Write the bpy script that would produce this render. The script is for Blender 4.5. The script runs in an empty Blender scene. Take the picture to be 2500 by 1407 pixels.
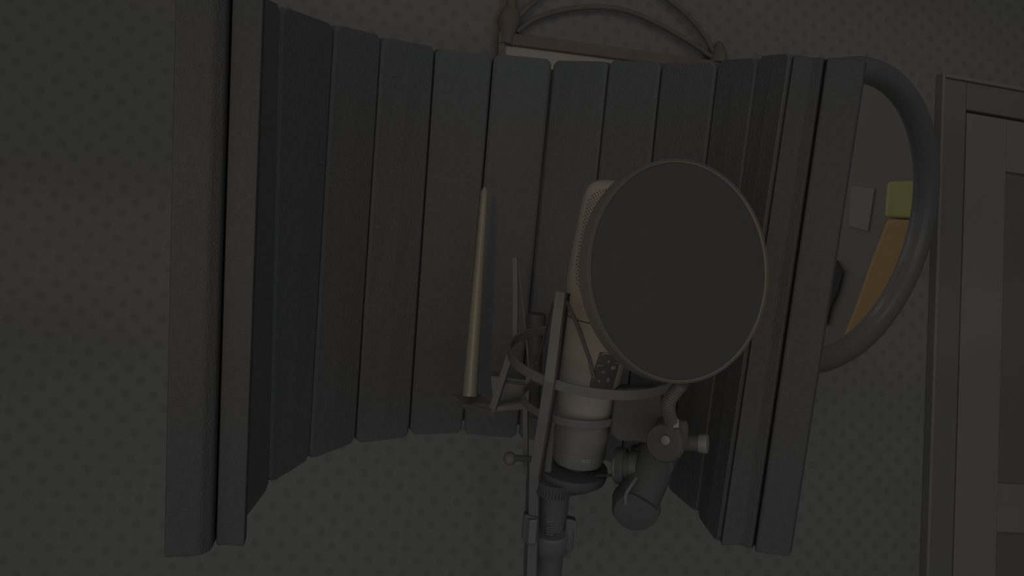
import bpy, bmesh, math, random
from mathutils import Vector, Matrix
random.seed(4)
V = Vector
R = math.radians
SC = bpy.context.scene
COL = SC.collection

# ------------------------------------------------------------------ camera
FPX = 2210.0
EYE = V((0, 0, 1.15))
_p, _q = R(6.0), R(4.7)
CF = V((0, math.cos(_p), math.sin(_p)))
_r0 = V((1, 0, 0)); _u0 = V((0, -math.sin(_p), math.cos(_p)))
CR = _r0 * math.cos(_q) + _u0 * math.sin(_q)
CU = _u0 * math.cos(_q) - _r0 * math.sin(_q)
cd = bpy.data.cameras.new('camera')
cd.sensor_width = 36; cd.lens = 36 * FPX / 2500.0
cd.clip_start = 0.02; cd.clip_end = 60
cam = bpy.data.objects.new('camera', cd); COL.objects.link(cam)
m = Matrix.Identity(4)
for i in range(3):
    m[i][0] = CR[i]; m[i][1] = CU[i]; m[i][2] = -CF[i]; m[i][3] = EYE[i]
cam.matrix_world = m
SC.camera = cam

def RAY(x, y): return CF + CR * ((x - 1250) / FPX) + CU * ((703.5 - y) / FPX)
def P(x, y, D): return EYE + RAY(x, y) * D          # a point at its own distance from the lens

# ------------------------------------------------------------------ world, unseen fill lights, exposure
SC.view_settings.view_transform = 'Standard'
SC.view_settings.look = 'None'
SC.view_settings.gamma = 1.0
SC.view_settings.exposure = -1.85
w = bpy.data.worlds.new('dim_room_light'); SC.world = w; w.use_nodes = True
bg = w.node_tree.nodes['Background']
bg.inputs[0].default_value = (1.0, 1.0, 1.0, 1); bg.inputs[1].default_value = 0.45

def aim(o, target):
    d = (target - o.location).normalized()
    o.rotation_euler = d.to_track_quat('-Z', 'Y').to_euler()
def area(name, loc, target, sx, sy, power, col=(1, 1, 1)):
    l = bpy.data.lights.new(name, 'AREA'); l.shape = 'RECTANGLE'; l.size = sx; l.size_y = sy
    l.energy = power; l.color = col
    o = bpy.data.objects.new(name, l); COL.objects.link(o); o.location = loc; aim(o, target); return o
def spot(name, loc, target, ang, blend, power, col, squash=1.0, rad=0.05):
    l = bpy.data.lights.new(name, 'SPOT'); l.spot_size = R(ang); l.spot_blend = blend
    l.energy = power; l.color = col; l.shadow_soft_size = rad
    o = bpy.data.objects.new(name, l); COL.objects.link(o); o.location = loc; aim(o, target)
    o.scale = (1, squash, 1); return o

WTH = R(13)
WH = V((math.cos(WTH), math.sin(WTH), 0)); WN = V((math.sin(WTH), -math.cos(WTH), 0)); UP = V((0, 0, 1))
W0 = P(1250, 703, 2.2)
def W(x, y, off=0.0):                                # a point on the back wall, off metres in front of it
    d = RAY(x, y); o = W0 + WN * off
    return EYE + d * ((o - EYE).dot(WN) / d.dot(WN))
def SZ(p): return (p - W0).dot(WH), p.z
def WP(s, z, off=0.0):
    q = W0 + WH * s + WN * off; return V((q.x, q.y, z))

area('studio_softbox', V((-0.55, -1.3, 0.9)), P(1350, 700, 1.2), 2.4, 2.2, 24.0)  # unseen front fill, added to lift the inside of the screen
area('studio_softbox_right', V((1.3, -1.2, 0.8)), P(1250, 700, 1.2), 1.4, 1.8, 9.0)  # second unseen fill, added for the screen's left inner slats
area('ceiling_panel_lamp', V((1.2, 0.5, 2.5)), V((2.0, 2.6, 1.2)), 0.6, 0.6, 5.0)  # unseen fill, added to brighten the right side of the room
spot('warm_reading_lamp', V((-0.3, -2.5, 0.95)), P(1250, 690, 2.2), 46, 0.4, 72.0, (1.0, 0.52, 0.12), 0.095, 0.08)  # added spot, makes the warm band across the middle of the wall
spot('warm_shelf_lamp', V((-0.8, -2.4, 2.35)), P(1250, -60, 2.2), 46, 0.5, 85.0, (1.0, 0.54, 0.15), 0.11, 0.08)  # added spot for the upper warm band, passing above the screen
spot('floor_lamp_glow', V((0.3, -2.3, 0.15)), P(1350, 1330, 2.2), 50, 0.9, 34.0, (0.97, 0.98, 1.0), 0.35, 0.08)  # added low spot, brightens the bottom of the back wall

# ------------------------------------------------------------------ materials
def mat(name, col, rough=0.7, spec=0.2, metal=0.0, noise=None, bump=None):
    m = bpy.data.materials.new(name); m.use_nodes = True
    nt = m.node_tree; b = nt.nodes['Principled BSDF']
    b.inputs['Base Color'].default_value = (*col, 1)
    b.inputs['Roughness'].default_value = rough
    b.inputs['Specular IOR Level'].default_value = spec
    b.inputs['Metallic'].default_value = metal
    tc = nt.nodes.new('ShaderNodeTexCoord')
    if noise:
        sc, amt = noise
        n = nt.nodes.new('ShaderNodeTexNoise'); n.inputs['Scale'].default_value = sc
        n.inputs['Detail'].default_value = 4
        nt.links.new(tc.outputs['Object'], n.inputs['Vector'])
        mx = nt.nodes.new('ShaderNodeMapRange')
        mx.inputs[1].default_value = 0.3; mx.inputs[2].default_value = 0.7
        mx.inputs[3].default_value = 1 - amt; mx.inputs[4].default_value = 1 + amt
        nt.links.new(n.outputs['Fac'], mx.inputs[0])
        mm = nt.nodes.new('ShaderNodeVectorMath'); mm.operation = 'SCALE'
        mm.inputs[0].default_value = col
        nt.links.new(mx.outputs[0], mm.inputs['Scale'])
        nt.links.new(mm.outputs[0], b.inputs['Base Color'])
    if bump:
        sc, st = bump
        n = nt.nodes.new('ShaderNodeTexNoise'); n.inputs['Scale'].default_value = sc
        nt.links.new(tc.outputs['Object'], n.inputs['Vector'])
        bp = nt.nodes.new('ShaderNodeBump'); bp.inputs['Strength'].default_value = st
        bp.inputs['Distance'].default_value = 0.002
        nt.links.new(n.outputs['Fac'], bp.inputs['Height']); nt.links.new(bp.outputs[0], b.inputs['Normal'])
    return m

M = {}
G = 0.58
_mat = mat
def gmat(name, col, *a, **k): return _mat(name, tuple(c * G for c in col), *a, **k)
M['foam'] = gmat('charcoal_foam', (0.285, 0.292, 0.297), 0.95, 0.05, noise=(220, 0.06), bump=(600, 0.5))  # inner slats lightened to offset the shade inside the screen
M['foam_edge'] = gmat('dark_foam_edge', (0.21, 0.212, 0.215), 0.95, 0.05, noise=(220, 0.06), bump=(600, 0.5))  # same foam darkened where the outer folds catch more light
M['shell'] = gmat('shield_shell', (0.42, 0.42, 0.42), 0.8, 0.1)
M['black'] = gmat('black_plastic', (0.205, 0.205, 0.205), 0.5, 0.18)
M['blackm'] = gmat('black_metal', (0.22, 0.22, 0.22), 0.35, 0.35)
M['cloth'] = gmat('nylon_mesh_black', (0.155, 0.158, 0.16), 0.95, 0.03, noise=(60, 0.04))
M['hoop'] = gmat('hoop_plastic', (0.36, 0.33, 0.295), 0.4, 0.3)
M['gun'] = gmat('grey_bar_metal', (0.34, 0.34, 0.34), 0.45, 0.3, noise=(40, 0.05))
M['gunl'] = gmat('light_grey_bar_metal', (0.335, 0.325, 0.31), 0.45, 0.3, noise=(40, 0.05))
M['strap'] = gmat('elastic_band', (0.25, 0.23, 0.21), 0.9, 0.05)
M['champ'] = gmat('champagne_lacquer', (0.66, 0.625, 0.545), 0.38, 0.35)
M['standb'] = gmat('stand_black_steel', (0.27, 0.27, 0.27), 0.4, 0.35)
M['edge'] = gmat('dark_bar_edge', (0.15, 0.145, 0.14), 0.7, 0.1)
M['nickel'] = gmat('satin_nickel', (0.41, 0.41, 0.405), 0.4, 0.4)
M['tube'] = gmat('satin_brass_tube', (0.54, 0.495, 0.39), 0.35, 0.5)
M['plate'] = gmat('grey_green_plate', (0.36, 0.37, 0.33), 0.5, 0.3)
M['print'] = gmat('white_print', (0.9, 0.9, 0.9), 0.7, 0.1)
M['band'] = gmat('dark_label_band', (0.4, 0.4, 0.4), 0.6, 0.2)
M['steel'] = gmat('bright_steel', (0.5, 0.5, 0.5), 0.35, 0.5)
M['casing'] = mat('door_casing_paint', (0.25, 0.245, 0.24), 0.6, 0.2, noise=(3, 0.03))
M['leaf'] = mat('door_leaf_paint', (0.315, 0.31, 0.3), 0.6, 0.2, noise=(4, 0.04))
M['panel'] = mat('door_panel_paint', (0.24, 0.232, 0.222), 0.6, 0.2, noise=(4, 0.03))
M['gap'] = mat('dark_gap', (0.16, 0.16, 0.16), 0.9, 0.0)
M['iron'] = mat('dark_wrought_iron', (0.225, 0.205, 0.19), 0.7, 0.15, noise=(30, 0.08))
M['wood'] = mat('dark_frame_wood', (0.24, 0.21, 0.185), 0.6, 0.2, noise=(20, 0.08))
M['paper'] = mat('pale_mat_board', (0.53, 0.505, 0.47), 0.9, 0.05)
M['ceil'] = mat('ceiling_paint', (0.62, 0.62, 0.62), 0.9, 0.05)
M['plainw'] = mat('plain_wall_paint', (0.42, 0.395, 0.36), 0.9, 0.05, noise=(3, 0.03))
M['floor'] = mat('carpet_floor', (0.3, 0.3, 0.3), 0.95, 0.02, noise=(90, 0.1))
M['orange'] = mat('orange_drape', (0.78, 0.52, 0.24), 0.9, 0.05, noise=(12, 0.05))
M['lime'] = mat('yellow_green_drape', (0.76, 0.72, 0.3), 0.9, 0.05)
M['ring'] = gmat('black_mirror_frame', (0.28, 0.28, 0.285), 0.3, 0.3)
mg = mat('mirror_glass', (0.92, 0.92, 0.92), 0.02, 0.5, 1.0); M['mirror'] = mg

def wallpaper():
    m = bpy.data.materials.new('dotted_wallpaper'); m.use_nodes = True
    nt = m.node_tree; L = nt.links; b = nt.nodes['Principled BSDF']
    b.inputs['Roughness'].default_value = 0.9; b.inputs['Specular IOR Level'].default_value = 0.08
    uv = nt.nodes.new('ShaderNodeUVMap')
    sep = nt.nodes.new('ShaderNodeSeparateXYZ')
    # slight wobble so that the motifs look printed, not ruled
    wn = nt.nodes.new('ShaderNodeTexNoise'); wn.inputs['Scale'].default_value = 28
    L.new(uv.outputs[0], wn.inputs['Vector'])
    va = nt.nodes.new('ShaderNodeVectorMath'); va.operation = 'MULTIPLY_ADD'
    L.new(wn.outputs['Color'], va.inputs[0]); va.inputs[1].default_value = (0.009, 0.009, 0)
    L.new(uv.outputs[0], va.inputs[2]); L.new(va.outputs[0], sep.inputs[0])
    def MA(op, a, bb=None, c=None):
        n = nt.nodes.new('ShaderNodeMath'); n.operation = op
        for i, v in enumerate((a, bb, c)):
            if v is None: continue
            if isinstance(v, (int, float)): n.inputs[i].default_value = v
            else: L.new(v, n.inputs[i])
        return n.outputs[0]
    A = 0.056
    def dots(ox, oy):
        x = MA('SUBTRACT', MA('FRACT', MA('ADD', MA('DIVIDE', sep.outputs[0], A), ox)), 0.5)
        y = MA('SUBTRACT', MA('FRACT', MA('ADD', MA('DIVIDE', sep.outputs[1], A), oy)), 0.5)
        return MA('SQRT', MA('ADD', MA('MULTIPLY', x, x), MA('MULTIPLY', y, y)))
    d = MA('MINIMUM', dots(0, 0), dots(0.5, 0.5))
    mr = nt.nodes.new('ShaderNodeMapRange'); L.new(d, mr.inputs[0])
    mr.inputs[1].default_value = 0.11; mr.inputs[2].default_value = 0.23
    mr.inputs[3].default_value = 0.85; mr.inputs[4].default_value = 1.0
    n2 = nt.nodes.new('ShaderNodeTexNoise'); n2.inputs['Scale'].default_value = 3; n2.inputs['Detail'].default_value = 5
    L.new(uv.outputs[0], n2.inputs['Vector'])
    f2 = MA('MULTIPLY_ADD', n2.outputs['Fac'], 0.14, 0.93)
    tot = MA('MULTIPLY', mr.outputs[0], f2)
    sc = nt.nodes.new('ShaderNodeVectorMath'); sc.operation = 'SCALE'
    sc.inputs[0].default_value = (0.294, 0.292, 0.288); L.new(tot, sc.inputs['Scale'])
    L.new(sc.outputs[0], b.inputs['Base Color'])
    return m
M['wallpaper'] = wallpaper()

def grille_mat():
    m = bpy.data.materials.new('woven_grille'); m.use_nodes = True
    nt = m.node_tree; L = nt.links; b = nt.nodes['Principled BSDF']
    b.inputs['Roughness'].default_value = 0.5
    uv = nt.nodes.new('ShaderNodeUVMap')
    mp = nt.nodes.new('ShaderNodeMapping'); mp.inputs['Rotation'].default_value = (0, 0, R(45))
    mp.inputs['Scale'].default_value = (1 / 0.0020,) * 3
    L.new(uv.outputs[0], mp.inputs[0])
    sep = nt.nodes.new('ShaderNodeSeparateXYZ'); L.new(mp.outputs[0], sep.inputs[0])
    def MA(op, a, bb=None):
        n = nt.nodes.new('ShaderNodeMath'); n.operation = op
        for i, v in enumerate((a, bb)):
            if v is None: continue
            if isinstance(v, (int, float)): n.inputs[i].default_value = v
            else: L.new(v, n.inputs[i])
        return n.outputs[0]
    x = MA('ABSOLUTE', MA('SUBTRACT', MA('FRACT', sep.outputs[0]), 0.5))
    y = MA('ABSOLUTE', MA('SUBTRACT', MA('FRACT', sep.outputs[1]), 0.5))
    d = MA('MAXIMUM', x, y)
    mr = nt.nodes.new('ShaderNodeMapRange'); L.new(d, mr.inputs[0])
    mr.inputs[1].default_value = 0.22; mr.inputs[2].default_value = 0.34
    mix = nt.nodes.new('ShaderNodeMix'); mix.data_type = 'RGBA'
    L.new(mr.outputs[0], mix.inputs[0])
    mix.inputs[6].default_value = (0.10, 0.095, 0.09, 1); mix.inputs[7].default_value = (0.38, 0.355, 0.32, 1)
    L.new(mix.outputs[2], b.inputs['Base Color'])
    bp = nt.nodes.new('ShaderNodeBump'); bp.inputs['Strength'].default_value = 0.4; bp.inputs['Distance'].default_value = 0.0005
    L.new(mr.outputs[0], bp.inputs['Height']); L.new(bp.outputs[0], b.inputs['Normal'])
    return m
M['grille'] = grille_mat()

# ------------------------------------------------------------------ mesh helpers
def link(name, bm, material, parent=None, smooth=False, bevel=0.0, seg=2):
    bmesh.ops.recalc_face_normals(bm, faces=bm.faces)
    me = bpy.data.meshes.new(name); bm.to_mesh(me); bm.free()
    me.materials.append(M[material] if isinstance(material, str) else material)
    if smooth:
        for p in me.polygons: p.use_smooth = True
        try: me.set_sharp_from_angle(angle=R(40))
        except Exception: pass
    o = bpy.data.objects.new(name, me); COL.objects.link(o)
    # origin to the centre of the part's foot
    vs = [v.co for v in me.vertices]
    c = V(((min(v.x for v in vs) + max(v.x for v in vs)) / 2, (min(v.y for v in vs) + max(v.y for v in vs)) / 2, min(v.z for v in vs)))
    me.transform(Matrix.Translation(-c)); o.location = c
    if parent is not None:
        o.parent = parent
        base = parent
        off = V((0, 0, 0))
        while base is not None: off += base.location; base = base.parent
        o.location = c - off
    if bevel > 0:
        b = o.modifiers.new('bevel', 'BEVEL'); b.width = bevel; b.segments = seg; b.limit_method = 'ANGLE'; b.angle_limit = R(35)
    return o
def thing(name, label, cat, loc, group=None):
    o = bpy.data.objects.new(name, None); COL.objects.link(o); o.location = loc; o.empty_display_size = 0.05
    o['label'] = label; o['category'] = cat
    if group: o['group'] = group
    return o
def tag(o, label, cat, group=None):
    o['label'] = label; o['category'] = cat
    if group: o['group'] = group
    return o
def struct(o): o['kind'] = 'structure'; return o

def hexa(bm, c):           # eight corners: 4 of one face, 4 of the opposite in the same order
    v = [bm.verts.new(p) for p in c]
    for f in ((0, 1, 2, 3), (7, 6, 5, 4), (0, 4, 5, 1), (1, 5, 6, 2), (2, 6, 7, 3), (3, 7, 4, 0)):
        bm.faces.new([v[i] for i in f])
def obox(bm, c, ax, ay, az, sx, sy, sz):
    q = []
    for k in (-1, 1):
        for i, j in ((-1, -1), (1, -1), (1, 1), (-1, 1)):
            q.append(c + ax * (i * sx / 2) + ay * (j * sy / 2) + az * (k * sz / 2))
    hexa(bm, q)
def prism(bm, pts, vec):
    a = [bm.verts.new(p) for p in pts]; b = [bm.verts.new(p + vec) for p in pts]
    n = len(pts)
    bm.faces.new(a); bm.faces.new(b[::-1])
    for i in range(n): bm.faces.new([a[i], a[(i + 1) % n], b[(i + 1) % n], b[i]])
def frame_of(d):
    d = d.normalized(); t = V((0, 0, 1)) if abs(d.z) < 0.9 else V((1, 0, 0))
    x = d.cross(t).normalized(); return x, d.cross(x).normalized()
def sweep(bm, pts, rad, n=12, caps=True, closed=False, flat=None):
    # tube along pts; rad number, list or (a, b) half sizes with flat = preferred wide direction
    N = len(pts); rings = []
    x, y = frame_of(pts[1] - pts[0])
    if flat is not None:
        d = (pts[1] - pts[0]).normalized(); x = (flat - d * flat.dot(d)).normalized(); y = d.cross(x)
    for i in range(N):
        if closed: d = (pts[(i + 1) % N] - pts[i - 1]).normalized()
        else: d = (pts[min(i + 1, N - 1)] - pts[max(i - 1, 0)]).normalized()
        if flat is not None: x = (flat - d * flat.dot(d)).normalized()
        else: x = (x - d * x.dot(d)).normalized()
        y = d.cross(x).normalized()
        r = rad[i] if isinstance(rad, list) else rad
        if isinstance(r, tuple):
            ra, rb = r
            ring = [bm.verts.new(pts[i] + x * (ra * sx) + y * (rb * sy)) for sx, sy in ((1, 1), (-1, 1), (-1, -1), (1, -1))]
        else:
            ring = [bm.verts.new(pts[i] + x * (r * math.cos(2 * math.pi * k / n)) + y * (r * math.sin(2 * math.pi * k / n))) for k in range(n)]
        rings.append(ring)
    K = len(rings[0])
    for i in range(N if closed else N - 1):
        a, b = rings[i], rings[(i + 1) % N]
        for k in range(K): bm.faces.new([a[k], a[(k + 1) % K], b[(k + 1) % K], b[k]])
    if caps and not closed:
        bm.faces.new(rings[0][::-1]); bm.faces.new(rings[-1])
def lathe(bm, c, axis, prof, n=40, sx=1.0, xdir=None):
    # prof: list of (height along axis, radius)
    ax = axis.normalized()
    if xdir is None: x, y = frame_of(ax)
    else: x = (xdir - ax * xdir.dot(ax)).normalized(); y = ax.cross(x)
    rings = []
    for h, r in prof:
        rings.append([bm.verts.new(c + ax * h + x * (r * sx * math.cos(2 * math.pi * k / n)) + y * (r * math.sin(2 * math.pi * k / n))) for k in range(n)])
    for i in range(len(rings) - 1):
        for k in range(n): bm.faces.new([rings[i][k], rings[i][(k + 1) % n], rings[i + 1][(k + 1) % n], rings[i + 1][k]])
    bm.faces.new(rings[0][::-1]); bm.faces.new(rings[-1])
def band(bm, c, axis, Ro, th, h, n=72, ra=1.0):    # flat hoop: outer radius, wall thickness, height along axis
    ax = axis.normalized(); x, y = frame_of(ax); R4 = []
    for k in range(n):
        a = 2 * math.pi * k / n; d = x * math.cos(a) + y * math.sin(a)
        R4.append([bm.verts.new(c + d * r + ax * z) for r, z in ((Ro, -h / 2), (Ro, h / 2), (Ro - th, h / 2), (Ro - th, -h / 2))])
    for k in range(n):
        a, b = R4[k], R4[(k + 1) % n]
        for j in range(4): bm.faces.new([a[j], a[(j + 1) % 4], b[(j + 1) % 4], b[j]])
def torus(bm, c, ax, Rr, r, n=96, k=20, sx=None):
    ax = ax.normalized(); x, y = frame_of(ax)
    pts = [c + x * (Rr * math.cos(2 * math.pi * i / n)) + y * (Rr * math.sin(2 * math.pi * i / n)) for i in range(n)]
    sweep(bm, pts, r, n=k, closed=True)
def smooth_path(pts, n=8):
    out = []
    for i in range(len(pts) - 1):
        p0 = pts[max(i - 1, 0)]; p1 = pts[i]; p2 = pts[i + 1]; p3 = pts[min(i + 2, len(pts) - 1)]
        for k in range(n):
            t = k / n
            out.append(0.5 * ((2 * p1) + (p2 - p0) * t + (2 * p0 - 5 * p1 + 4 * p2 - p3) * t * t + (3 * p1 - p0 - 3 * p2 + p3) * t ** 3))
    out.append(pts[-1]); return out
def text_mesh(name, s, size, origin, xd, yd, material, parent, ext=0.0001):
    cu = bpy.data.curves.new(name, 'FONT'); cu.body = s; cu.size = size; cu.extrude = ext
    cu.align_x = 'CENTER'; cu.align_y = 'CENTER'
    t = bpy.data.objects.new(name, cu); COL.objects.link(t)
    bpy.context.view_layer.update()
    me = bpy.data.meshes.new_from_object(t.evaluated_get(bpy.context.evaluated_depsgraph_get()))
    bpy.data.objects.remove(t); bpy.data.curves.remove(cu)
    zd = xd.cross(yd)
    mm = Matrix.Identity(4)
    for i in range(3): mm[i][0] = xd[i]; mm[i][1] = yd[i]; mm[i][2] = zd[i]; mm[i][3] = origin[i]
    me.transform(mm)
    bm = bmesh.new(); bm.from_mesh(me); bpy.data.meshes.remove(me)
    return link(name, bm, material, parent)

# ------------------------------------------------------------------ setting
S_L, S_R, CEIL = -2.2, 2.6, 2.6
def quad_uv(name, a, b, c, d, material, thick, uvs):
    bm = bmesh.new(); uvl = bm.loops.layers.uv.new('UVMap')
    n = (b - a).cross(d - a).normalized()
    q = [a, b, c, d]; front = [bm.verts.new(p) for p in q]; back = [bm.verts.new(p - n * thick) for p in q]
    f = bm.faces.new(front)
    for l, t in zip(f.loops, uvs): l[uvl].uv = t
    bm.faces.new(back[::-1])
    for i in range(4): bm.faces.new([front[(i + 1) % 4], front[i], back[i], back[(i + 1) % 4]])
    me_o = link(name, bm, material); return me_o
# back wall, papered (front face towards the camera)
struct(quad_uv('wall_back', WP(S_L, 0), WP(S_R, 0), WP(S_R, CEIL), WP(S_L, CEIL), 'wallpaper', 0.1,
               [(S_L, 0), (S_R, 0), (S_R, CEIL), (S_L, CEIL)]))
def xy_slab(name, z, material, t):
    bm = bmesh.new()
    c = [WP(S_L, z), WP(S_R, z), WP(S_R, z) + WN * 5.2, WP(S_L, z) + WN * 5.2]
    prism(bm, c, V((0, 0, t))); return struct(link(name, bm, material))
xy_slab('floor', 0, 'floor', -0.1)
xy_slab('ceiling', CEIL, 'ceil', 0.1)
bm = bmesh.new()
prism(bm, [WP(S_R, 0), WP(S_R, CEIL), WP(S_R, CEIL) + WN * 5.2, WP(S_R, 0) + WN * 5.2], WH * 0.1)
struct(link('wall_right', bm, 'plainw'))

bm = bmesh.new()
prism(bm, [WP(S_L, 0), WP(S_L, CEIL), WP(S_L, CEIL) + WN * 5.2, WP(S_L, 0) + WN * 5.2], -WH * 0.1)  # unseen side wall, added to block light from the left
struct(link('wall_left', bm, 'plainw'))

# door in the back wall (casing, leaf, sunken panel)
s_c, _ = SZ(W(2272, 800)); s_i, _ = SZ(W(2330, 800)); _, z_ct = SZ(W(2400, 215)); _, z_lt = SZ(W(2400, 282))
s_i2 = s_i + 0.80; s_c2 = s_i2 + (s_i - s_c)
s_p, _ = SZ(W(2433, 800)); _, z_pt = SZ(W(2460, 425))
def wbox(bm, s0, s1, z0, z1, o0, o1):
    hexa(bm, [WP(s0, z0, o0), WP(s1, z0, o0), WP(s1, z1, o0), WP(s0, z1, o0), WP(s0, z0, o1), WP(s1, z0, o1), WP(s1, z1, o1), WP(s0, z1, o1)])
DR = bpy.data.objects.new('door_1', None); COL.objects.link(DR); DR.location = WP((s_c + s_c2) / 2, 0); struct(DR)
bm = bmesh.new()
wbox(bm, s_c, s_i, 0, z_ct, 0.0, 0.022); wbox(bm, s_i2, s_c2, 0, z_ct, 0.0, 0.022); wbox(bm, s_i, s_i2, z_lt, z_ct, 0.0, 0.022)
link('door_casing', bm, 'casing', DR, bevel=0.004)
bm = bmesh.new()
wbox(bm, s_c - 0.010, s_c, 0, z_ct + 0.012, 0.0, 0.03); wbox(bm, s_c, s_c2, z_ct, z_ct + 0.012, 0.0, 0.03)
link('casing_moulding', bm, 'leaf', DR, bevel=0.003)
bm = bmesh.new(); wbox(bm, s_i, s_i2, 0.0, z_lt, 0.001, 0.003); link('door_stop', bm, 'gap', DR)
bm = bmesh.new()
x0, x1 = s_i + 0.004, s_i2 - 0.004; zt = z_lt - 0.008; pw = x1 - (s_p - x0)
zr = [0.008, 0.24, 0.86, 0.99, z_pt, zt]
wbox(bm, x0, s_p, zr[0], zt, 0.003, 0.020); wbox(bm, pw, x1, zr[0], zt, 0.003, 0.020)
for a, b in ((zr[0], zr[1]), (zr[2], zr[3]), (z_pt, zt)): wbox(bm, s_p, pw, a, b, 0.003, 0.020)
link('door_leaf', bm, 'leaf', DR, bevel=0.002)
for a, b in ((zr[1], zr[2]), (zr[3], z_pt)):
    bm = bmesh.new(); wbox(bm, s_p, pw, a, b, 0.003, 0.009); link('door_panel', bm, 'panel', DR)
bm = bmesh.new(); c = WP(x1 - 0.05, 1.0, 0.02); lathe(bm, c, WN, [(0, 0.024), (0.006, 0.024), (0.008, 0.009), (0.035, 0.009), (0.04, 0.022), (0.055, 0.026), (0.066, 0.018)], 32)
link('door_handle', bm, 'steel', DR, smooth=True)

# ------------------------------------------------------------------ picture with wrought iron crest on the back wall
sL, zT = SZ(W(1213, 95, 0.02)); sR_, zT2 = SZ(W(1772, 165, 0.02))
PF = thing('picture_frame', 'dark picture frame with arched wrought iron crest on the wall above the foam screen', 'picture frame', WP((sL + sR_) / 2, zT - 0.75, 0.0))
tl = W(1222, 84, 0.02); tr = W(1775, 158, 0.02); bl_ = W(1222, 112, 0.02); br_ = W(1775, 186, 0.02)
hd = (tr - tl).normalized(); dn = V((0, 0, -1)); dn = (dn - hd * dn.dot(hd)).normalized()
wdt = (tr - tl).length; ht = 0.7; bw = (bl_ - tl).length
bm = bmesh.new()
def fr(a, b, c, d): prism(bm, [tl + hd * a + dn * b, tl + hd * c + dn * b, tl + hd * c + dn * d, tl + hd * a + dn * d], -WN * 0.02 + WN * 0.04)
fr(-0.008, 0, wdt + 0.008, bw); fr(-0.008, ht, wdt + 0.008, ht + bw); fr(-0.008, bw, 0.010, ht); fr(wdt - 0.010, bw, wdt + 0.008, ht)
link('frame', bm, 'wood', PF, bevel=0.003)
bm = bmesh.new(); prism(bm, [tl + hd * .010 + dn * bw, tl + hd * (wdt - .010) + dn * bw, tl + hd * (wdt - .010) + dn * ht, tl + hd * .010 + dn * ht], WN * 0.006)
link('picture', bm, 'paper', PF)
def wpts(l, off=0.03): return [W(x, y, off) for x, y in l]
bm = bmesh.new()
for l in ([(1262, 78), (1300, 50), (1360, 28), (1440, 17), (1520, 24), (1600, 55), (1680, 100), (1750, 148)],
          [(1262, 45), (1300, 8), (1350, -30), (1450, -62), (1560, -48), (1640, 5), (1690, 50), (1725, 95), (1742, 130)]):
    sweep(bm, smooth_path(wpts(l), 8), 0.0064, 10)
link('crest_rods', bm, 'iron', PF, smooth=True)
def finial(base, up, prof):
    bm = bmesh.new(); lathe(bm, base, up, prof, 24); return link('finial', bm, 'iron', PF, smooth=True)
fb = W(1236, 100, 0.03); fu = (W(1250, 0, 0.03) - fb).normalized()
finial(fb, fu, [(-.01, .017), (.012, .019), (.028, .022), (.042, .026), (.058, .027), (.072, .023), (.085, .015), (.10, .011), (.13, .010), (.16, .009)])
fb = W(1753, 156, 0.03)
finial(fb, UP, [(0, .022), (.02, .022), (.032, .020), (.045, .014), (.054, .010), (.06, .004)])

# ------------------------------------------------------------------ round mirror standing off the wall
DM = 1.75
mc = P(2050, 539, DM)
vd = (mc - EYE).normalized()                       # sight line
maj = (CR * math.sin(R(13.5)) + CU * math.cos(R(13.5))); maj = (maj - vd * maj.dot(vd)).normalized()
mnr = vd.cross(maj).normalized()                  # points right in the picture
tilt = math.acos(202 / 350.0)
mn = (-vd * math.cos(tilt) + mnr * math.sin(tilt)).normalized()   # faces the camera and the right-hand wall
Rm = 352 / FPX * DM * 1.02; rt = 30.5 / FPX * DM
MR = thing('round_mirror', 'large round wall mirror with thick black tubular frame behind the foam screen', 'mirror', V((mc.x, mc.y, mc.z - Rm)))
bm = bmesh.new(); torus(bm, mc, mn, Rm, rt, 120, 24); link('mirror_frame', bm, 'ring', MR, smooth=True)
bm = bmesh.new(); lathe(bm, mc - mn * 0.006, mn, [(-0.006, Rm - 0.005), (0.004, Rm - 0.005)], 96); link('mirror_glass', bm, 'mirror', MR)
bm = bmesh.new(); lathe(bm, mc - mn * 0.022, mn, [(-0.004, Rm), (0.004, Rm)], 96); link('mirror_backing', bm, 'black', MR)
bq = mc - mn * 0.02; sq, zq = SZ(bq)
bm = bmesh.new(); sweep(bm, [bq, WP(sq - 0.05, zq, 0.004)], 0.012, 16); link('wall_arm', bm, 'black', MR, smooth=True)
bm = bmesh.new(); lathe(bm, WP(sq - 0.05, zq, 0.0), WN, [(0, 0.045), (0.012, 0.045)], 32); link('wall_plate', bm, 'black', MR)

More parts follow.
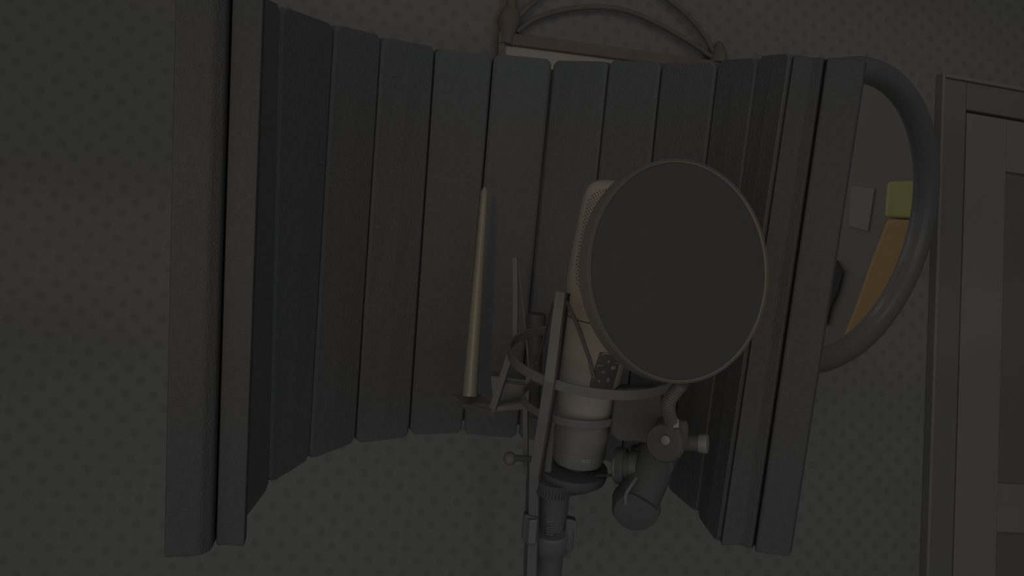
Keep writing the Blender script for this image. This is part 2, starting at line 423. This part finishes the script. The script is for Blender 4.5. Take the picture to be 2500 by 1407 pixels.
def REF(x, y, off):   # where the sight line through the mirror glass meets the right-hand wall (off in front of it)
    d = RAY(x, y).normalized(); h = EYE + d * ((mc - EYE).dot(mn) / d.dot(mn))
    e = d - mn * (2 * d.dot(mn)); q = W0 + WH * (S_R - off)
    return h + e * ((q - h).dot(WH) / e.dot(WH)), e
if True:   # things on the right-hand wall
    # tied-back orange drape with a yellow-green heading on the right-hand wall, only seen in the mirror
    def on_right(l, off): return [REF(x, y, off)[0] for x, y in l]
    a = on_right([(2172, 535), (2128, 650), (2095, 745), (2058, 838), (2040, 905), (2110, 900), (2260, 700), (2290, 540)], 0.03)
    bm = bmesh.new(); prism(bm, a, -WH * 0.03)
    drape = tag(link('curtain', bm, 'orange', None, bevel=0.01), 'orange curtain pulled aside, seen only in the round mirror', 'curtain')
    b = on_right([(2165, 530), (2172, 445), (2290, 440), (2290, 538)], 0.03)
    bm = bmesh.new(); prism(bm, b, -WH * 0.03)
    tag(link('curtain_valance', bm, 'lime', None, bevel=0.01), 'yellow green valance above the orange curtain, seen in the round mirror', 'valance')
    b = on_right([(2082, 455), (2138, 462), (2122, 565), (2076, 552)], 0.0)
    bm = bmesh.new(); prism(bm, b, -WH * 0.008)
    tag(link('paper_sheet', bm, 'paper', None), 'pale sheet of paper pinned to the wall, seen in the round mirror', 'paper')
    b = on_right([(2046, 636), (2062, 662), (2050, 710), (2034, 745), (2022, 790), (2010, 790), (2030, 690)], 0.0)
    bm = bmesh.new(); prism(bm, b, -WH * 0.02)
    tag(link('wall_hanging', bm, 'black', None), 'narrow black strip hanging on the wall, seen at the left of the round mirror', 'wall hanging')

# ------------------------------------------------------------------ curved acoustic foam screen
_sp, _sq = R(-9.3), R(4.7)
# directions of the screen's own upright frame seen from the camera
SUP = (CR * (math.cos(_sp) * math.sin(_sq)) + CU * (math.cos(_sp) * math.cos(_sq)) + CF * math.sin(_sp)).normalized()
SF = (CF - SUP * CF.dot(SUP)).normalized(); SR = SF.cross(SUP).normalized()
def S(x, y, z): return EYE + SR * x + SF * y + SUP * z
ZB, ZT = -0.307, 0.085
seams = [((-0.193, 0.640), (-0.195, 0.640)), ((-0.192, 0.732), (-0.191, 0.705)), ((-0.173, 0.797), (-0.172, 0.813)),
         ((-0.141, 0.856), (-0.141, 0.878)), ((-0.092, 0.888), (-0.096, 0.937)), ((-0.039, 0.908), (-0.039, 0.967)),
         ((0.018, 0.909), (0.023, 0.977)), ((0.072, 0.893), (0.078, 0.939)), ((0.120, 0.856), (0.126, 0.903)),
         ((0.158, 0.803), (0.170, 0.852)), ((0.176, 0.746), (0.194, 0.801)), ((0.182, 0.690), (0.209, 0.757))]
SH = thing('acoustic_screen', 'curved charcoal foam acoustic screen standing around the microphone', 'acoustic screen', S(0, 0.85, ZB))
def S2(p, z): return S(p[0], p[1], z)
CTR = (0.0, 0.70)
def outward(p, q):
    dx, dy = q[0] - p[0], q[1] - p[1]; n = (dy, -dx); l = math.hypot(*n); n = (n[0] / l, n[1] / l)
    mx, my = (p[0] + q[0]) / 2 - CTR[0], (p[1] + q[1]) / 2 - CTR[1]
    return n if n[0] * mx + n[1] * my > 0 else (-n[0], -n[1])
def lerp(p, q, t): return (p[0] + (q[0] - p[0]) * t, p[1] + (q[1] - p[1]) * t)
def foam_panel(b0, b1, t0, t1, zb, zt, th=0.014, ch=0.0045, name='foam_panel', parent=SH, mt='foam'):
    # one upright foam slat: flat face, chamfered ends, softened long edges
    bm = bmesh.new()
    nb = outward(b0, b1); nt_ = outward(t0, t1)
    rows = []
    levels = [(zb, 0.085), (zb + ch, 0.012), (zb + (zt - zb) * .33, 0.012), (zb + (zt - zb) * .66, 0.012), (zt - ch, 0.012), (zt, 0.085)]
    for z, ins in levels:
        f = (z - ZB) / (ZT - ZB)
        p = lerp(b0, t0, f); q = lerp(b1, t1, f); n = (nb[0] * (1 - f) + nt_[0] * f, nb[1] * (1 - f) + nt_[1] * f)
        row = []
        for s, o in ((ins, 0.0016), (ins + 0.04, 0.0), (0.5, -0.0004), (1 - ins - 0.04, 0.0), (1 - ins, 0.0016), (1 - ins, th), (ins, th)):
            x, y = lerp(p, q, s); row.append(bm.verts.new(S(x + n[0] * o, y + n[1] * o, z)))
        rows.append(row)
    K = 7
    for i in range(len(rows) - 1):
        for k in range(K): bm.faces.new([rows[i][k], rows[i][(k + 1) % K], rows[i + 1][(k + 1) % K], rows[i + 1][k]])
    bm.faces.new(rows[0][::-1]); bm.faces.new(rows[-1])
    return link(name, bm, mt, parent)
jb = [0, .002, .001, -.001, .001, 0, .001, -.001, 0, .001, 0, 0]
for i in range(len(seams) - 1):
    foam_panel(seams[i][0], seams[i + 1][0], seams[i][1], seams[i + 1][1], ZB + jb[i], ZT + jb[-1 - i])
# shell behind the slats
bm = bmesh.new(); rows = []
for i, (b_, t_) in enumerate(seams):
    pb = seams[max(i - 1, 0)][0]; nb_ = seams[min(i + 1, len(seams) - 1)][0]
    n = outward(pb, nb_)
    row = []
    for o in (0.0145, 0.021):
        for z, p in ((ZB + 0.010, b_), (ZT - 0.008, t_)):
            row.append(bm.verts.new(S(p[0] + n[0] * o, p[1] + n[1] * o, z)))
    rows.append(row)   # in-bottom, in-top, out-bottom, out-top
for i in range(len(rows) - 1):
    a, b = rows[i], rows[i + 1]
    for j, k in ((0, 1), (1, 3), (3, 2), (2, 0)): bm.faces.new([a[j], a[k], b[k], b[j]])
for r_ in (rows[0], rows[-1]): bm.faces.new([r_[0], r_[1], r_[3], r_[2]])
link('outer_shell', bm, 'shell', SH)
# thick end folds: plan outline extruded upright
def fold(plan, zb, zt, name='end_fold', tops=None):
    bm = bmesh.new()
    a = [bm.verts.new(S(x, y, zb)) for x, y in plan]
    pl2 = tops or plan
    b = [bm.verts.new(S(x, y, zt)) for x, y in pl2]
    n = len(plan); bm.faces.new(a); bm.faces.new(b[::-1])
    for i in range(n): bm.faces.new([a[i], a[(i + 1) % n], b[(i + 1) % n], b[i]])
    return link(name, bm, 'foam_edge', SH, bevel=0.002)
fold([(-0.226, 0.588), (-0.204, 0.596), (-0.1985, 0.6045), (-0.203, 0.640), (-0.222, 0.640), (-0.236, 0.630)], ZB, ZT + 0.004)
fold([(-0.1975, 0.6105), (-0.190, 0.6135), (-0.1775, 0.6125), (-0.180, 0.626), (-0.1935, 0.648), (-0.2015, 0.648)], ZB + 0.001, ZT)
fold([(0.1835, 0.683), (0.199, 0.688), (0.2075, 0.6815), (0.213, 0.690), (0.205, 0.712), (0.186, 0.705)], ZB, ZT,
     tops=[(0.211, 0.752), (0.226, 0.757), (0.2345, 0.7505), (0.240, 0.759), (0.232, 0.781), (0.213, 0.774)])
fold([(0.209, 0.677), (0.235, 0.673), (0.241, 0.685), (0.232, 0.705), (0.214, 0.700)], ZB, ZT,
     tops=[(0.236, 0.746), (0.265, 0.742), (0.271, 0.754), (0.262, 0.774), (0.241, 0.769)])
# hardware at the back of the screen
TT, TB = P(1183, 462, 0.85), P(1147, 968, 0.835)
bm = bmesh.new(); ax = (TT - TB); L_ = ax.length
lathe(bm, TB, ax, [(0, .0070), (L_ * .5, .0052), (L_ * .9, .0036), (L_ * .985, .0033), (L_, .0022), (L_ + .002, .0008)], 32)
link('support_tube', bm, 'tube', SH, smooth=True)['label'] = 'tapered pale metal tube'
bm = bmesh.new()
prism(bm, [P(1098, 962, .86), P(1165, 958, .86), P(1200, 984, .80), P(1205, 1006, .80), P(1140, 988, .84)], -SUP * 0.006 + SF * 0.0)
prism(bm, [P(1203, 1006, .80), P(1203, 992, .80), P(1285, 975, .80), P(1285, 1001, .80)], SF * 0.012)
BR = link('bracket', bm, 'gun', SH, bevel=0.0008)
bm = bmesh.new(); prism(bm, [P(1198, 918, .83), P(1292, 930, .83), P(1292, 985, .83), P(1204, 1000, .83)], SF * 0.02)
link('bracket_block', bm, 'plate', BR, bevel=0.001)
bm = bmesh.new(); lathe(bm, P(1298, 1020, .84), P(1306, 815, .84) - P(1298, 1020, .84), [(0, .0075), (.07, .0075), (.078, .0075)], 24)
link('mounting_post', bm, 'black', SH, smooth=True)
bm = bmesh.new(); lathe(bm, P(1306, 815, .84), SUP, [(0, .008), (.001, .009), (.016, .009), (.019, .008), (.0195, .002)], 28)
link('post_cap', bm, 'black', SH, smooth=True)

# ------------------------------------------------------------------ microphone
TA, TI = R(7.0), R(17.0)
AX = (CR * (math.sin(TA) * math.cos(TI)) + CU * (math.cos(TA) * math.cos(TI)) - CF * math.sin(TI)).normalized()
MX = (CR - AX * CR.dot(AX)).normalized()             # across the microphone, to the right
MF = MX.cross(AX).normalized()                       # out of its face (checked below)
if MF.dot(CF) > 0: MF = -MF
D0 = 0.74
B0 = P(1408, 1128, D0)
def h_at(y):        # height along the axis of the section that shows at picture height y
    lo, hi = -0.05, 0.4
    for _ in range(50):
        mid = (lo + hi) / 2; q = B0 + AX * mid - EYE
        yy = 703.5 - FPX * q.dot(CU) / q.dot(CF)
        if yy > y: lo = mid
        else: hi = mid
    return lo
def pxm(h): q = B0 + AX * h - EYE; return q.dot(CF) / FPX
MI = thing('microphone', 'champagne large-diaphragm studio microphone held in the shock mount behind the pop filter', 'microphone', B0)
# (picture height, half width in px, depth ratio)
sec = [(1128, 40, 1), (1120, 60, 1), (1108, 64, 1), (1060, 66, 1), (950, 71, 1), (850, 80, .95), (760, 87, .9), (712, 91, .85),
       (690, 94, .75), (650, 93, .7), (600, 91, .64), (540, 88, .6), (490, 84, .56), (466, 77, .54), (454, 67, .5), (447, 53, .42), (444, 34, .3)]
HS = [(h_at(y), w_, r_) for y, w_, r_ in sec]
def half(h):
    for (h0, w0, r0), (h1, w1, r1) in zip(HS, HS[1:]):
        if h <= h1 or h1 == HS[-1][0]:
            t = max(0, min(1, (h - h0) / (h1 - h0))); return (w0 + (w1 - w0) * t) * pxm(h), r0 + (r1 - r0) * t
def mpt(h, lat, lift=0.0, e=2.3):     # a point on the front surface, lat -1..1
    w_, r_ = half(h); a = math.acos(max(-1, min(1, lat)))
    sx, sy = math.cos(a), math.sin(a)
    k = (abs(sx) ** e + abs(sy) ** e) ** (-1 / e)
    p = B0 + AX * h + MX * (w_ * k * sx) + MF * (w_ * r_ * k * sy)
    n = (MX * sx * r_ + MF * sy).normalized()
    return p + n * lift
def msolid(name, h0, h1, grow, material, n=64, steps=None, parent=MI):
    bm = bmesh.new(); hs = sorted(set([h0, h1] + [h for h, _, _ in HS if h0 < h < h1])); rings = []
    for h in hs:
        w_, r_ = half(h); ring = []
        for k in range(n):
            a = 2 * math.pi * k / n; cx, cy = math.cos(a), math.sin(a); kk = (abs(cx) ** 2.3 + abs(cy) ** 2.3) ** (-1 / 2.3)
            ring.append(bm.verts.new(B0 + AX * h + MX * ((w_ + grow) * kk * cx) + MF * ((w_ * r_ + grow) * kk * cy)))
        rings.append(ring)
    for i in range(len(rings) - 1):
        for k in range(n): bm.faces.new([rings[i][k], rings[i][(k + 1) % n], rings[i + 1][(k + 1) % n], rings[i + 1][k]])
    bm.faces.new(rings[0][::-1]); bm.faces.new(rings[-1])
    return link(name, bm, material, parent, smooth=True)
hseam = h_at(768)
hlow = h_at(1015)
msolid('lower_body', HS[0][0], hlow, 0, 'nickel')  # body greyed below: lower end of the warm light band put into colour
BODY = msolid('body', hlow, hseam - .0006, 0, 'champ')
msolid('body_seam', hseam - .0006, hseam + .0006, -0.0008, 'black')
HEAD = msolid('grille_frame', hseam + .0006, HS[-1][0], 0, 'champ')
# grille: woven panel on the face of the head, rounded at both ends
def patch(name, rows_, material, parent, lift, nu=24, uvscale=True):
    bm = bmesh.new(); uvl = bm.loops.layers.uv.new('UVMap'); G = []
    for h, l0, l1 in rows_:
        G.append([(mpt(h, l0 + (l1 - l0) * k / nu, lift), (((l0 + (l1 - l0) * k / nu) * 0.03), h)) for k in range(nu + 1)])
    vs = [[bm.verts.new(p) for p, _ in r] for r in G]
    bk = [[bm.verts.new(p - MF * (lift + 0.0006)) for p, _ in r] for r in G]
    for i in range(len(G) - 1):
        for k in range(nu):
            f = bm.faces.new([vs[i][k], vs[i][k + 1], vs[i + 1][k + 1], vs[i + 1][k]])
            for l, (ii, kk) in zip(f.loops, ((i, k), (i, k + 1), (i + 1, k + 1), (i + 1, k))): l[uvl].uv = G[ii][kk][1]
            bm.faces.new([bk[i][k], bk[i + 1][k], bk[i + 1][k + 1], bk[i][k + 1]])
        bm.faces.new([vs[i][0], vs[i + 1][0], bk[i + 1][0], bk[i][0]]); bm.faces.new([vs[i][nu], bk[i][nu], bk[i + 1][nu], vs[i + 1][nu]])
    for i in (0, -1):
        for k in range(nu): bm.faces.new([vs[i][k], vs[i][k + 1], bk[i][k + 1], bk[i][k]])
    return link(name, bm, material, parent, smooth=True)
gr = []
for y, lw in ((724, .16), (720, .36), (713, .52), (702, .64), (688, .73), (670, .785), (640, .82), (600, .835), (550, .84), (510, .83), (490, .81), (476, .76), (466, .67), (460, .54), (457, .38)):
    gr.append((h_at(y), -lw, lw))
gg = patch('grille', gr, 'grille', MI, 0.0007); gg['label'] = 'woven metal mesh'
# dark label band with small lettering round the foot
def wrap(name, y0, y1, material, lift=0.0004):
    return msolid(name, h_at(y0), h_at(y1), lift, material)
wrap('label_band', 1104, 1084, 'band')
def mtext(s, y, lat, size, parent=MI):
    h = h_at(y); p = mpt(h, lat, 0.0009); xd = (mpt(h, lat + .06) - mpt(h, lat - .06)).normalized()
    yd = (AX - xd * AX.dot(xd)).normalized()
    return text_mesh('lettering', s, size, p, xd, yd, 'print', parent)
mtext('8021', 1094, 0.20, 0.0040)
# switch panel
sp = patch('switch_panel', [(h_at(928), -.10, .62), (h_at(900), -.09, .64), (h_at(870), -.03, .66), (h_at(845), .02, .66), (h_at(832), .05, .60)], 'black', MI, 0.0008, 12)
mtext('80', 868, .50, 0.0042, sp); mtext('-10', 878, .20, 0.0036, sp); mtext('0', 897, .42, 0.0046, sp)
bm = bmesh.new()
for l in ([(838, .10), (833, .16), (833, .30)], [(866, .02), (862, .06), (862, .18)], [(855, .52), (858, .62)], [(824, .18), (822, .28)]):
    sweep(bm, [mpt(h_at(y), lt, 0.0012) for y, lt in l], 0.00028, 6)
link('switch_markings', bm, 'print', sp)
for y, lt in ((851, .33), (899, .15)):
    bm = bmesh.new(); lathe(bm, mpt(h_at(y), lt, 0.0006), MF, [(0, .0011), (.0014, .0011), (.0018, .0007)], 14)
    link('slide_switch', bm, 'steel', sp, smooth=True)
# base plug
bm = bmesh.new(); lathe(bm, B0 - AX * 0.012, AX, [(0, .011), (.003, .0125), (.0125, .0125)], 32); link('connector', bm, 'black', MI, smooth=True)

# ------------------------------------------------------------------ shock mount
CT = lambda x, y, d: P(x, y, d)
SM = thing('shock_mount', 'black cage shock mount with elastic straps holding the microphone', 'shock mount', P(1385, 1190, 0.74))
RU = P(1448, 878, 0.715)
bm = bmesh.new(); band(bm, RU, AX, 0.068, 0.0022, 0.0078, 96); link('upper_ring', bm, 'gun', SM, bevel=0.0006)
RL = P(1402, 980, 0.735)
bm = bmesh.new(); band(bm, RL, AX, 0.0435, 0.0022, 0.0065, 80); link('lower_ring', bm, 'gun', SM, bevel=0.0006)
def bar(name, pts, wpx, tpx, material, bev=0.0006, parent=SM):
    bm = bmesh.new(); pp = [P(*p) for p in pts]
    sweep(bm, pp, (wpx / 2 * pts[0][2] / FPX, tpx / 2 * pts[0][2] / FPX), flat=CR * .93 - CF * .35)
    return link(name, bm, material, parent, bevel=bev)
bar('upright_bar', [(1371, 712, .652), (1343, 930, .655), (1305, 1160, .690)], 26, 22, 'gunl')
bar('bar_edge', [(1384, 716, .660), (1357, 930, .663), (1318, 1162, .697)], 11, 26, 'edge')  # dark strip painted as the shaded side of the upright bar
bar('upright_bar', [(1258, 628, .77), (1259, 740, .77), (1258, 832, .765)], 13, 9, 'gunl')
bar('upright_bar', [(1246, 868, .765), (1203, 1000, .765)], 17, 14, 'gunl')
bar('upright_bar', [(1346, 1028, .69), (1338, 1150, .71)], 16, 14, 'gun')
bar('upright_bar', [(1292, 905, .77), (1283, 1010, .77), (1284, 1160, .76)], 13, 10, 'gun')
bar('cross_bar', [(1210, 990, .77), (1284, 978, .77)], 8, 6, 'black')
def strap(pts, wpx, mt='strap'):
    bm = bmesh.new(); pp = [P(*p) for p in pts]
    sweep(bm, pp, wpx / 2 * pts[0][2] / FPX, 8); return link('elastic_strap', bm, mt, SM, smooth=True)
strap([(1382, 735, .655), (1412, 800, .66), (1440, 880, .66), (1450, 925, .66)], 10)
strap([(1264, 640, .77), (1276, 740, .775), (1290, 880, .775), (1292, 920, .775)], 6, 'gun')
strap([(1352, 735, .70), (1332, 810, .76), (1312, 885, .775)], 6)
strap([(1334, 815, .775), (1310, 890, .775)], 5, 'gun')
strap([(1228, 930, .77), (1295, 940, .77)], 8)
bm = bmesh.new(); lathe(bm, P(1388, 1196, 0.745), AX, [(0, .010), (.004, .011), (.007, .020), (.014, .0285), (.019, .0295), (.022, .029), (.0225, .024)], 56)
BASE = link('base_cup', bm, 'black', SM, smooth=True)
bm = bmesh.new(); c0 = P(1352, 1186, 0.725)
for k in range(36):
    a = 2 * math.pi * k / 36; x, y = frame_of(AX); d = x * math.cos(a) + y * math.sin(a)
    obox(bm, c0 + d * .0145, d, AX.cross(d), AX, .0012, .0012, .010)
lathe(bm, c0 - AX * .006, AX, [(0, .0135), (.012, .0145)], 40)
link('knurled_nut', bm, 'blackm', SM)
bm = bmesh.new(); sweep(bm, [P(1250, 1118, .74), P(1300, 1122, .73)], 0.0026, 16); ks = link('knob_stem', bm, 'black', SM, smooth=True)
bm = bmesh.new(); lathe(bm, P(1229, 1120, .74), CR, [(0, .001), (.0008, .0032), (.0026, .0050), (.0053, .0058), (.0080, .0050), (.0098, .0032), (.0106, .001)], 28)
link('ball_knob', bm, 'gunl', ks, smooth=True)

# ------------------------------------------------------------------ microphone stand
sa, sb = P(1354, 1186, .745), P(1334, 1420, .80)
sd = (sb - sa).normalized()
tz = (0.03 - sb.z) / sd.z; foot = sb + sd * tz
ST = thing('microphone_stand', 'black height-adjustable microphone stand under the shock mount', 'microphone stand', V((foot.x, foot.y, 0)))
bm = bmesh.new(); sweep(bm, [sa, sb], [.0132, .0128], 32); link('upper_tube', bm, 'standb', ST, smooth=True)
bm = bmesh.new(); sweep(bm, [sb, foot], .0128, 32); link('lower_tube', bm, 'black', ST, smooth=True)
bm = bmesh.new(); lathe(bm, V((foot.x, foot.y, 0)), UP, [(0, .13), (.018, .13), (.026, .12), (.034, .03), (.04, .02)], 56); link('round_base', bm, 'blackm', ST, smooth=True)
def sbar(name, pts, wpx, tpx, mt, parent=ST): return bar(name, pts, wpx, tpx, mt, 0.0008, parent)
sbar('flat_rail', [(1305, 1160, .715), (1303, 1265, .74), (1298, 1420, .765)], 25, 16, 'gun')
sbar('rail_edge', [(1292, 1158, .725), (1288, 1265, .75), (1284, 1420, .775)], 12, 14, 'black')  # dark strip stands for the shaded side beside the rail's lit face
bm = bmesh.new(); prism(bm, [P(1279, 1256, .735), P(1315, 1266, .73), P(1309, 1334, .735), P(1287, 1332, .74), P(1273, 1318, .74)], CF * .014)
link('clamp_block', bm, 'standb', ST, bevel=.0015)
bm = bmesh.new(); prism(bm, [P(1292, 1270, .728), P(1312, 1270, .728), P(1307, 1330, .733), P(1288, 1328, .733)], CF * .006)
link('clamp_plate', bm, 'gun', ST, bevel=.0008)
bm = bmesh.new(); lathe(bm, P(1343, 1336, .77), -sd, [(0, .0150), (.002, .0165), (.020, .0165), (.022, .0150)], 40); link('clamp_collar', bm, 'standb', ST, smooth=True)
bm = bmesh.new(); prism(bm, [P(1382, 1266, .752), P(1408, 1272, .75), P(1409, 1290, .75), P(1404, 1334, .75), P(1397, 1350, .75), P(1384, 1350, .755), P(1376, 1340, .755)], CF * .014)
link('thumb_screw', bm, 'standb', ST, bevel=.0018)
bm = bmesh.new()
for k in range(8): sweep(bm, [P(1334, 1262 + k * 6, .748), P(1350, 1265 + k * 6, .748)], .0007, 6)
link('thread', bm, 'gun', ST)

# ------------------------------------------------------------------ pop filter
PD = 0.60
PC = P(1668, 662, PD)
pn = (-(PC - EYE).normalized() * math.cos(R(35)) + CR * math.sin(R(35)) + CU * 0.0)
ph = CU.copy(); ph = (CU * math.cos(R(2.5)) - CR * math.sin(R(2.5)))
pn = (pn - ph * pn.dot(ph)).normalized()
PR = 275 / FPX * PD
PO = thing('pop_filter', 'round black double-mesh pop filter in front of the microphone', 'pop filter', PC - ph * PR)
bm = bmesh.new(); band(bm, PC - pn * .0056, pn, PR, .0025, .0112, 128); HO = link('hoop', bm, 'hoop', PO, bevel=.0007)
for nm, o in (('front_screen', -.0016), ('rear_screen', -.0098)):
    bm = bmesh.new(); lathe(bm, PC + pn * o, pn, [(-.0003, PR - .0024), (.0003, PR - .0024)], 96); link(nm, bm, 'cloth', PO)
bm = bmesh.new(); torus(bm, PC + pn * .0002, pn, PR - .0008, .00065, 128, 8); link('rim_bead', bm, 'strap', HO, smooth=True)
bm = bmesh.new(); gp = smooth_path([PC - ph * (PR + .0) - pn * .006, P(1632, 985, .62), P(1640, 1035, .65)], 12)
sweep(bm, gp, .0042, 16)
for i in range(2, len(gp) - 1): lathe(bm, gp[i], (gp[i + 1] - gp[i - 1]), [(-.0006, .0043), (0, .0049), (.0006, .0043)], 16)
link('gooseneck', bm, 'blackm', PO, smooth=True)
bm = bmesh.new(); obox(bm, P(1640, 1058, .665), CR, CU, CF, .022, .022, .022); link('clamp_body', bm, 'black', PO, bevel=.004)
bm = bmesh.new(); obox(bm, P(1649, 1033, .645), CR, CU, CF, .0042, .0064, .005); link('square_bolt', bm, 'steel', PO, bevel=.0005)
cf = (-CF * .8 - CR * .6).normalized()
bm = bmesh.new(); lathe(bm, P(1628, 1080, .655), cf, [(0, .0145), (.004, .0145), (.006, .013), (.0062, .011)], 40); link('pivot_disc', bm, 'blackm', PO, smooth=True)
bm = bmesh.new(); lathe(bm, P(1626, 1075, .647), cf, [(0, .0035), (.0016, .0034), (.002, .0026)], 24); link('bolt_cap', bm, 'steel', PO, smooth=True)
bm = bmesh.new(); sweep(bm, [P(1650, 1080, .665), P(1704, 1083, .665)], .006, 20); kk = link('knob_shaft', bm, 'black', PO, smooth=True)
kd = (CR * .93 - CF * .36).normalized()
bm = bmesh.new(); lathe(bm, P(1703, 1083, .665), kd, [(0, .004), (.001, .0066), (.006, .0073), (.0075, .0068), (.008, .003)], 28); link('thumb_knob', bm, 'nickel', kk, smooth=True)

# ------------------------------------------------------------------ swivel clamp that carries the screen and pop filter
SW = thing('swivel_clamp', 'black swivel clamp with big round knob beside the microphone base', 'clamp', P(1553, 1290, .70))
bm = bmesh.new(); prism(bm, [P(x, y, .70) for x, y in ((1503, 948), (1614, 946), (1620, 1070), (1600, 1084), (1510, 1078), (1490, 1060))], CF * .03)
link('housing', bm, 'black', SW, bevel=.002)
bm = bmesh.new(); sweep(bm, [P(1605, 1105, .72), P(1585, 1160, .71), P(1556, 1225, .70)], [.0165, .0165, .0165], 32); link('elbow', bm, 'black', SW, smooth=True)
kx = (-CF * .92 + CR * -.1 + CU * -.38).normalized()
bm = bmesh.new(); lathe(bm, P(1553, 1236, .705), kx, [(-.012, .0170), (-.009, .0185), (.004, .0187), (.008, .0172), (.0095, .013), (.010, .004)], 48); KN = link('round_knob', bm, 'black', SW, smooth=True)
bm = bmesh.new(); sweep(bm, smooth_path([P(1553, 1168, .688), P(1538, 1190, .683), P(1528, 1208, .682), P(1527, 1232, .684)], 6), [.0014] * 19, 8); link('lever', bm, 'gun', SW, smooth=True)  # thin grey bar added as the highlight along the elbow's ridge
wx = (CR * .93 - CF * .36).normalized() * -1
bm = bmesh.new()
lathe(bm, P(1560, 1140, .71), wx, [(0, .0125), (.006, .0125), (.0065, .0115), (.010, .0115), (.0105, .0140), (.0165, .0150), (.0185, .0140), (.019, .011), (.018, .0105)], 48)
link('adjusting_wheel', bm, 'blackm', SW, smooth=True)
bm = bmesh.new(); lathe(bm, P(1502, 1140, .69) , wx, [(-.001, .0085), (.0002, .0085)], 40, sx=1); link('wheel_cap', bm, 'gun', SW)
bm = bmesh.new(); sweep(bm, [P(1436, 1162, .735), P(1495, 1161, .71)], .0011, 10); link('link_rod', bm, 'black', SW, smooth=True)
bm = bmesh.new(); prism(bm, [P(1545, 1095, .715), P(1625, 1090, .70), P(1650, 1140, .70), P(1615, 1200, .70), P(1560, 1190, .715)], CF * .02)
link('arm', bm, 'black', SW, bevel=.003)
